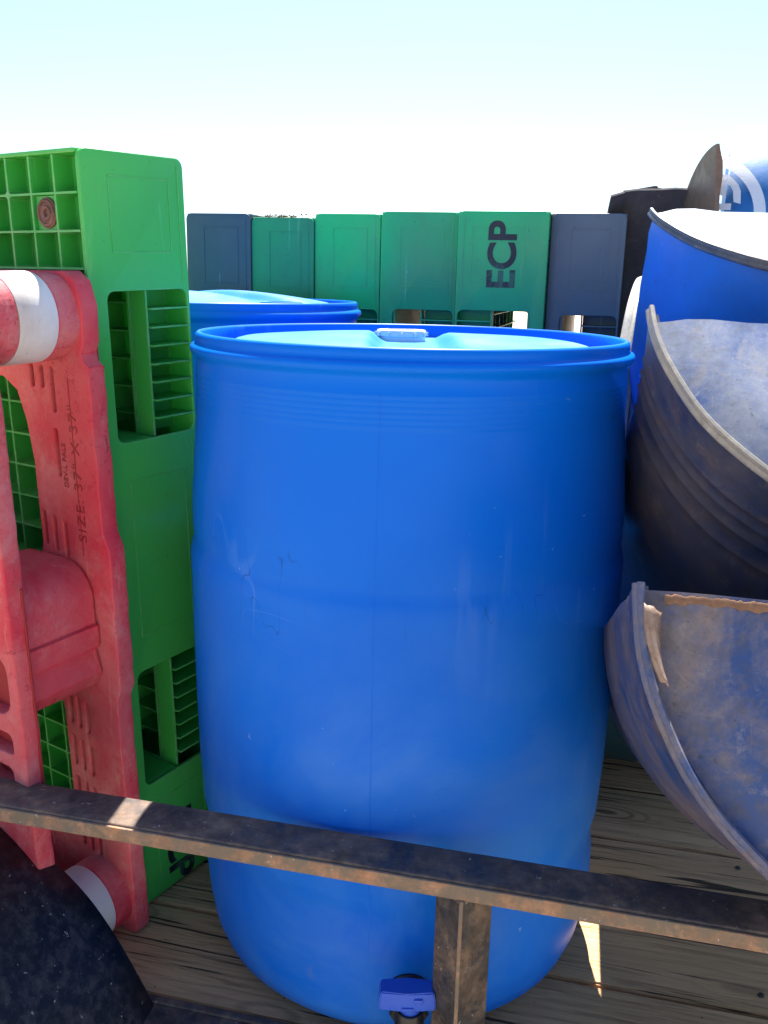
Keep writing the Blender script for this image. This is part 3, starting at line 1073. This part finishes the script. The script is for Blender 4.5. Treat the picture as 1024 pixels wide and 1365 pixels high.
# near deck
NY0, NY1 = -0.192, -0.166
random.seed(5)
right = [(0.038+random.uniform(-0.0012, 0.0012), 0.02+0.02*i) for i in range(47)]
outer = [(-0.85, 0.0), (0.03, 0.0)]+right+[(0.03, 0.97), (-0.85, 0.97)]
holes = [rrect(-0.060, 0.019, 0.428, 0.512, 0.026), rrect(-0.050, 0.014, 0.372, 0.402, 0.008), rrect(-0.05, 0.008, 0.325, 0.352, 0.010),
         rrect(-0.05, 0.004, 0.275, 0.302, 0.010), rrect(-0.33, -0.085, 0.64, 0.84, 0.03), rrect(-0.33, -0.085, 0.10, 0.40, 0.03)]
me = fix(curve_mesh([outer]+holes, NY1-NY0, 0.003, 2, tf=lambda x, y, z: Vector((x, (NY0+NY1)/2+z, y))))
link('near_deck', me, RED, RP, smooth=40)
mb = MB()
mb.box(-0.30, 0.040, NY1-0.006, NY1-0.003, 0.28, 0.60, 0.001)
mb.build('deck_liner', REDLINE, RP)
# middle spacer block: stadium in x-z, running between the decks
def stadium(x0, x1, z0, z1, n_=8):
    r = 0.052
    pts = [(x0+0.012, z0), (x1-0.03, z0), (x1-0.012, z0+0.010), (x1, z0+0.030)]
    pts += [(x1-0.007, z0+0.06), (x1-0.007, z0+0.066), (x1, z0+0.068), (x1+0.001, z0+0.10), (x1-0.004, z0+0.102), (x1-0.004, z0+0.106)]
    for i in range(n_+1):
        a = rad(90*i/n_)
        pts.append((x1-0.004-r+r*math.cos(a), z1-r+r*math.sin(a)))
    for i in range(n_+1):
        a = rad(90+90*i/n_)
        pts.append((x0+r+r*math.cos(a), z1-r+r*math.sin(a)))
    pts += [(x0, z0+0.012)]
    return pts
for xo in (0.0, -0.42):
    me = fix(curve_mesh([stadium(-0.155+xo, 0.020+xo, 0.405, 0.592)], (-0.047)-(-0.164), 0.004, 2,
                        tf=lambda x, y, z: Vector((x, -0.1055+z, y))))
    link('spacer_block', me, RED, RP, smooth=35)
# round posts with white bands
def rpost(x_, z_, r_, s_end=-0.165):
    mb = MB()
    mb.lathe([(0.0, s_end), (r_*0.97, s_end), (r_, s_end+0.004), (r_, -0.1312), (r_-0.002, -0.1305), (r_-0.002, -0.0765), (r_, -0.0758), (r_, -0.062),
              (r_*0.985, -0.046), (r_*0.93, -0.032), (r_*0.80, -0.022), (r_*0.5, -0.016), (0.0, -0.015)], n=56, axis='Y',
             wob=lambda th, y, r: 0.0008*math.sin(5*th+60*y) if r > 0.02 else 0)
    o = mb.build('round_post', RED, RP, smooth=50)
    o.location = (x_, 0, z_)
    mb = MB()
    mb.lathe([(r_-0.0025, -0.1300), (r_+0.0006, -0.1300), (r_+0.0012, -0.1285), (r_+0.0012, -0.0785), (r_+0.0006, -0.0770), (r_-0.0025, -0.0770)], n=56, axis='Y')
    mb.build('white_band', WHITE, o, smooth=50)
rpost(-0.020, 0.917, 0.0545)
rpost(-0.020, 0.060, 0.0560)
rpost(-0.42, 0.917, 0.0545)
rpost(-0.42, 0.060, 0.0560)
# worn lettering, reading upwards on the inner face of the far deck
me = text_mesh('SIZE: 37" X 37"', 0.0225, 0.0008, -0.0002, space=1.12, tf=lambda x, y, z: Vector((0.002-y, DY0-0.0003+z, 0.712+x*1.16)))
link('moulded_size_lettering', me, REDLINE, RP)
me = text_mesh('DEV-L PALS', 0.0120, 0.0007, 0.0, space=1.0, tf=lambda x, y, z: Vector((-0.022-y, DY0-0.0003+z, 0.722+x)))
link('moulded_name_lettering', me, REDLINE, RP)
mb = MB()
mb.box(-0.0015, -0.0005, DY0-0.0006, DY0+0.001, 0.60, 0.84)
mb.build('mould_line', REDLINE, RP)

# ------------------------------------------------------------------ cut half drums
def half_drum(label, C_, X, Y, Z, L, shell_m, disc_m, chime_m, th0=180, th1=360, R=0.286, group='drums cut in half lengthwise', ribs=True, rim=True, disc_rng=None, zcut=None, zdisc=None, rk=1.0):
    t = thing('half_drum', label, 'half drum', C_, group, axes=(X, Y, Z))
    def cut(mb, zc):
        if zc is None:
            return
        bmesh.ops.remove_doubles(mb.b, verts=mb.b.verts[:], dist=1e-6)
        r_ = bmesh.ops.bisect_plane(mb.b, geom=mb.b.verts[:]+mb.b.edges[:]+mb.b.faces[:], plane_co=(0, 0, zc), plane_no=(0, 0, 1), clear_outer=True)
        ed = [e for e in mb.b.edges if e.is_boundary]
        bmesh.ops.holes_fill(mb.b, edges=ed, sides=0)
    if zcut is not None:
        th0, th1 = 176, 364
    P = [(0.279, 0.020), (0.281, 0.030), (0.2835, 0.045)]
    y = 0.05
    for q in (ribs or []):
        P += [(R-0.0045, q-0.004), (R-0.0022, q-0.001), (R-0.0022, q+0.001), (R-0.0045, q+0.004)]
        y = q
    P += [(R-0.003, y+0.02), (R, y+0.07), (R+0.003, L*0.45), (R+0.0055, L*0.47), (R+0.002, L*0.49), (R+0.002, L*0.55), (R-0.002, L*0.85), (R-0.004, L-0.03), (R-0.012, L)]
    Q = [(r-0.0045, yy) for r, yy in P]
    mb = MB()
    random.seed(hash(label) % 1000 if False else len(label))
    ph = random.uniform(0, 6)
    mb.lathe(P+Q[::-1], rad(th0), rad(th1), n=80, axis='Y', wob=lambda th, y_, r: 0.002*math.sin(2.3*th+4*y_+ph)+0.0012*math.sin(5*th-7*y_+ph))
    cut(mb, zcut)
    mb.build('shell', shell_m, t, smooth=45)
    d0, d1 = disc_rng or (th0, th1)
    mb = MB()
    prof_ = [(0.0, 0.012), (0.10, 0.0135), (0.19, 0.013), (0.225, 0.009), (0.25, 0.010), (0.268, 0.015), (0.2795, 0.017), (0.2795, 0.022), (0.0, 0.020)]
    mb.lathe(prof_, rad(d0), rad(d1), n=72, axis='Y', wob=lambda th, y_, r: 0.0)
    cut(mb, zdisc if zdisc is not None else zcut)
    for v in mb.b.verts:
        x_, z_ = v.co.x, v.co.z
        v.co.y += 0.0011*math.sin(9*x_+ph)*math.cos(11*z_+1)
    mb.build('end_disc', disc_m, t, smooth=50)
    if not rim:
        return t
    mb = MB()
    C1 = [(0.2795, 0.0225), (0.2798, 0.004), (0.2805, -0.004), (0.2825, -0.0075), (0.2865, -0.0070), (0.2880, -0.003), (0.2875, 0.003), (0.2900, 0.0055),
          (0.2915, 0.010), (0.2905, 0.0145), (0.2870, 0.0165), (0.2850, 0.020), (0.2830, 0.0225)]
    mb.lathe(C1, rad(d0), rad(d1), n=80, axis='Y', wob=lambda th, y_, r: 0.0010*math.sin(6*th+ph)+0.0006*math.sin(17*th))
    for v in mb.b.verts:
        r_ = math.hypot(v.co.x, v.co.z)
        f_ = (0.2795+(r_-0.2795)*(0.4+0.6*rk))/r_
        v.co.x *= f_
        v.co.z *= f_
        v.co.y = 0.0225+(v.co.y-0.0225)*rk
    cut(mb, zcut)
    mb.build('rim', chime_m, t, smooth=50)
    return t

def dframe(az, ti):
    a = Vector((math.sin(rad(az))*math.cos(rad(ti)), math.cos(rad(az))*math.cos(rad(ti)), -math.sin(rad(ti))))
    s = Vector((math.cos(rad(az)), -math.sin(rad(az)), 0))
    return s, a, s.cross(a)

s, a, u_ = dframe(12.5, 26)
HA = half_drum('dust-caked blue half drum nearest the camera, leaning over the rail with a torn corner', (0.487, 0.641, 0.746), s, a, u_, 0.86, SHELL_A, DISC_A, CHIME_A, zcut=-0.013, zdisc=-0.017, rk=0.8, ribs=(0.046, 0.056, 0.072, 0.098), R=0.288)
# torn flap and mud at the corner of the nearest one
bm = bmesh.new()
rows_ = []
for i in range(13):
    tt = i/12
    row = []
    for j in range(7):
        q = j/6
        x = -0.2785+0.013*q*(1-0.5*tt)+0.016*tt*tt+random.uniform(-0.0007, 0.0007)*(1 if j in (0, 6) else 0.2)
        z = -0.030-0.060*tt-0.006*q+random.uniform(-0.001, 0.001)
        y = -0.0005-0.007*math.sin(PI*q)*(0.5+tt)+0.005*q
        row.append(bm.verts.new((x, y, z)))
    rows_.append(row)
for i in range(12):
    for j in range(6):
        bm.faces.new((rows_[i][j], rows_[i][j+1], rows_[i+1][j+1], rows_[i+1][j]))
me = bpy.data.meshes.new('torn_flap')
bm.to_mesh(me)
bm.free()
TORN = dusty('pale_torn_plastic', (0.36, 0.27, 0.21), (0.24, 0.14, 0.09), 0.7, 30.0, rough=0.5)
o = link('torn_flap', me, TORN, HA, smooth=True)
sm = o.modifiers.new('solid', 'SOLIDIFY')
sm.thickness = 0.0014
def ragged(name, parent, x0, x1, z0, z1, y, n, mat, seed):
    random.seed(seed)
    bm = bmesh.new()
    top, bot = [], []
    acc = 0.0
    for i in range(n+1):
        q = i/n
        x = x0+(x1-x0)*q
        top.append((x, z1+random.uniform(-0.001, 0.001)))
        acc = 0.75*acc+random.uniform(-1, 1)*abs(z1-z0)*0.30
        bot.append((x, z0+acc))
    bm.free()
    me = fix(curve_mesh([top+bot[::-1]], 0.004, 0.001, 1, tf=lambda a_, b_, c_: Vector((a_, y+c_, b_))))
    return link(name, me, mat, parent, smooth=40)
ragged('mud_crust', HA, -0.262, 0.22, -0.026, -0.020, 0.0108, 190, MUD, 4)

s, a, u_ = dframe(12, 40)
HB = half_drum('pale dusty half drum with dark grooved shell and cream rim, middle of the stack', (0.560, 0.947, 0.979), s, a, u_, 0.84, SHELL_B, DISC_B, CHIME, zcut=-0.036, zdisc=-0.050, rk=0.62, ribs=(0.10, 0.125, 0.155, 0.20))
0 and ragged('mud_crust', HB, -0.272, 0.05, -0.060, -0.0535, 0.0105, 150, MUD, 9)
s, a, u_ = dframe(10, 67)
HC = half_drum('clean blue half drum standing steeply behind the cream-rimmed one, its end disc in the sun', (0.656, 1.354, 1.104), s, a, u_, 0.76, BLUE_C, DISC_C, CHIME_C, zcut=-0.050, ribs=None, rk=0.5)
# convex pieces lying crosswise behind
def cross_drum(label, C_, axis, shell_dir, L, *mats, **kw):
    Y = Vector(axis).normalized()
    Z = -(Vector(shell_dir) - Y*Vector(shell_dir).dot(Y)).normalized()
    X = Y.cross(Z)
    return half_drum(label, C_, X, Y, Z, L, *mats, **kw)
cross_drum('sunlit grey-blue half drum lying crosswise between grey pallet and blue drum', (0.465, 1.70, 0.700), (0.93, -0.36, 0.0), (0, -0.75, 0.66), 0.42, SHELL_F, SHELL_F, CHIME, ribs=None)
cross_drum('dark teal half drum low behind the front drum, under the leaning stack', (0.33, 1.80, 0.293), (1, -0.10, 0.0), (0, -1, 0.0), 0.42, TEAL, TEAL, TEAL, ribs=None)
HD = cross_drum('brown-black half drum tipped up, hollow side to the camera, with a fin-shaped end', (0.630, 1.75, 0.945), (-1, 0.02, -0.07), (0.0, 1, 0.0), 0.175, BROWN, BROWN2, BROWN2,
                th0=180, th1=322, ribs=None, disc_rng=(180, 360), rim=False)
HE = cross_drum('sky-blue half drum with white ring and letters, behind the brown fin-shaped one', (0.705, 2.05, 1.015), (0.94, -0.34, 0.0), (0, -0.5, 0.85), 0.8, BLUE_E, BLUE_E, CHIME, ribs=None, rim=False)

# white ring and letters printed on the sky-blue shell
def on_shell(px, py, R_=0.2925):
    """where the sight line through a reference-photo point meets the shell, in the drum's own coordinates"""
    inv = HE.matrix_world.inverted()
    o_ = inv @ Vector((0, 0, CAMZ))
    d_ = (inv.to_3x3() @ (cx*(px-512)/FPX+cd*(py-682.5)/FPX+fw))
    A_ = d_.x**2+d_.z**2
    B_ = 2*(o_.x*d_.x+o_.z*d_.z)
    C0 = o_.x**2+o_.z**2-R_*R_
    D_ = max(0.0, B_*B_-4*A_*C0)
    t_ = (-B_-math.sqrt(D_))/(2*A_)
    return o_+d_*t_
bpy.context.view_layer.update()
bm = bmesh.new()
prev = None
for i in range(49):
    a_ = rad(-8+91*i/48)
    row = [bm.verts.new(on_shell(943+r_*math.cos(a_), 281-r_*1.0*math.sin(a_))) for r_ in (62, 66, 70, 74, 78)]
    if prev:
        for k in range(4):
            bm.faces.new((prev[k], prev[k+1], row[k+1], row[k]))
    prev = row
bmesh.ops.recalc_face_normals(bm, faces=bm.faces[:])
me = bpy.data.meshes.new('printed_ring')
bm.to_mesh(me)
bm.free()
link('printed_ring', me, PRINT, HE)
def printed(name, quads):
    bm = bmesh.new()
    for q_ in quads:
        n_ = 4
        g_ = [[None]*(n_+1) for _ in range(n_+1)]
        for i in range(n_+1):
            for j in range(n_+1):
                u0, v0 = i/n_, j/n_
                x_ = (1-u0)*(1-v0)*q_[0][0]+u0*(1-v0)*q_[1][0]+u0*v0*q_[2][0]+(1-u0)*v0*q_[3][0]
                y_ = (1-u0)*(1-v0)*q_[0][1]+u0*(1-v0)*q_[1][1]+u0*v0*q_[2][1]+(1-u0)*v0*q_[3][1]
                g_[i][j] = bm.verts.new(on_shell(900+x_/8.26, 170+y_/8.26))
        for i in range(n_):
            for j in range(n_):
                bm.faces.new((g_[i][j], g_[i+1][j], g_[i+1][j+1], g_[i][j+1]))
    bmesh.ops.remove_doubles(bm, verts=bm.verts[:], dist=1e-5)
    bmesh.ops.recalc_face_normals(bm, faces=bm.faces[:])
    me = bpy.data.meshes.new(name)
    bm.to_mesh(me)
    bm.free()
    link(name, me, PRINT, HE)
printed('printed_letter', [((490, 515), (575, 515), (560, 770), (490, 740)), ((575, 515), (640, 560), (610, 640), (575, 620)),
                           ((640, 560), (700, 630), (640, 700), (610, 640)), ((700, 630), (725, 700), (641, 760), (640, 700)),
                           ((725, 700), (722, 840), (645, 820), (641, 760))])
printed('printed_letter', [((430, 835), (620, 835), (612, 908), (430, 905))])
# upright half drum that carries the printed one
cross_drum('dusty upright half drum carrying the sky-blue printed one at the back right', (1.02, 2.02, 0.725), (0, 0.02, -1), (-0.3, -1, 0.0), 0.72, SHELL_A, DISC_A, CHIME_A, ribs=None, zcut=0.0)
for ch in HE.children:
    if ch.name.startswith('end_disc'):
        ch.scale = (0.86, 1.0, 0.86)
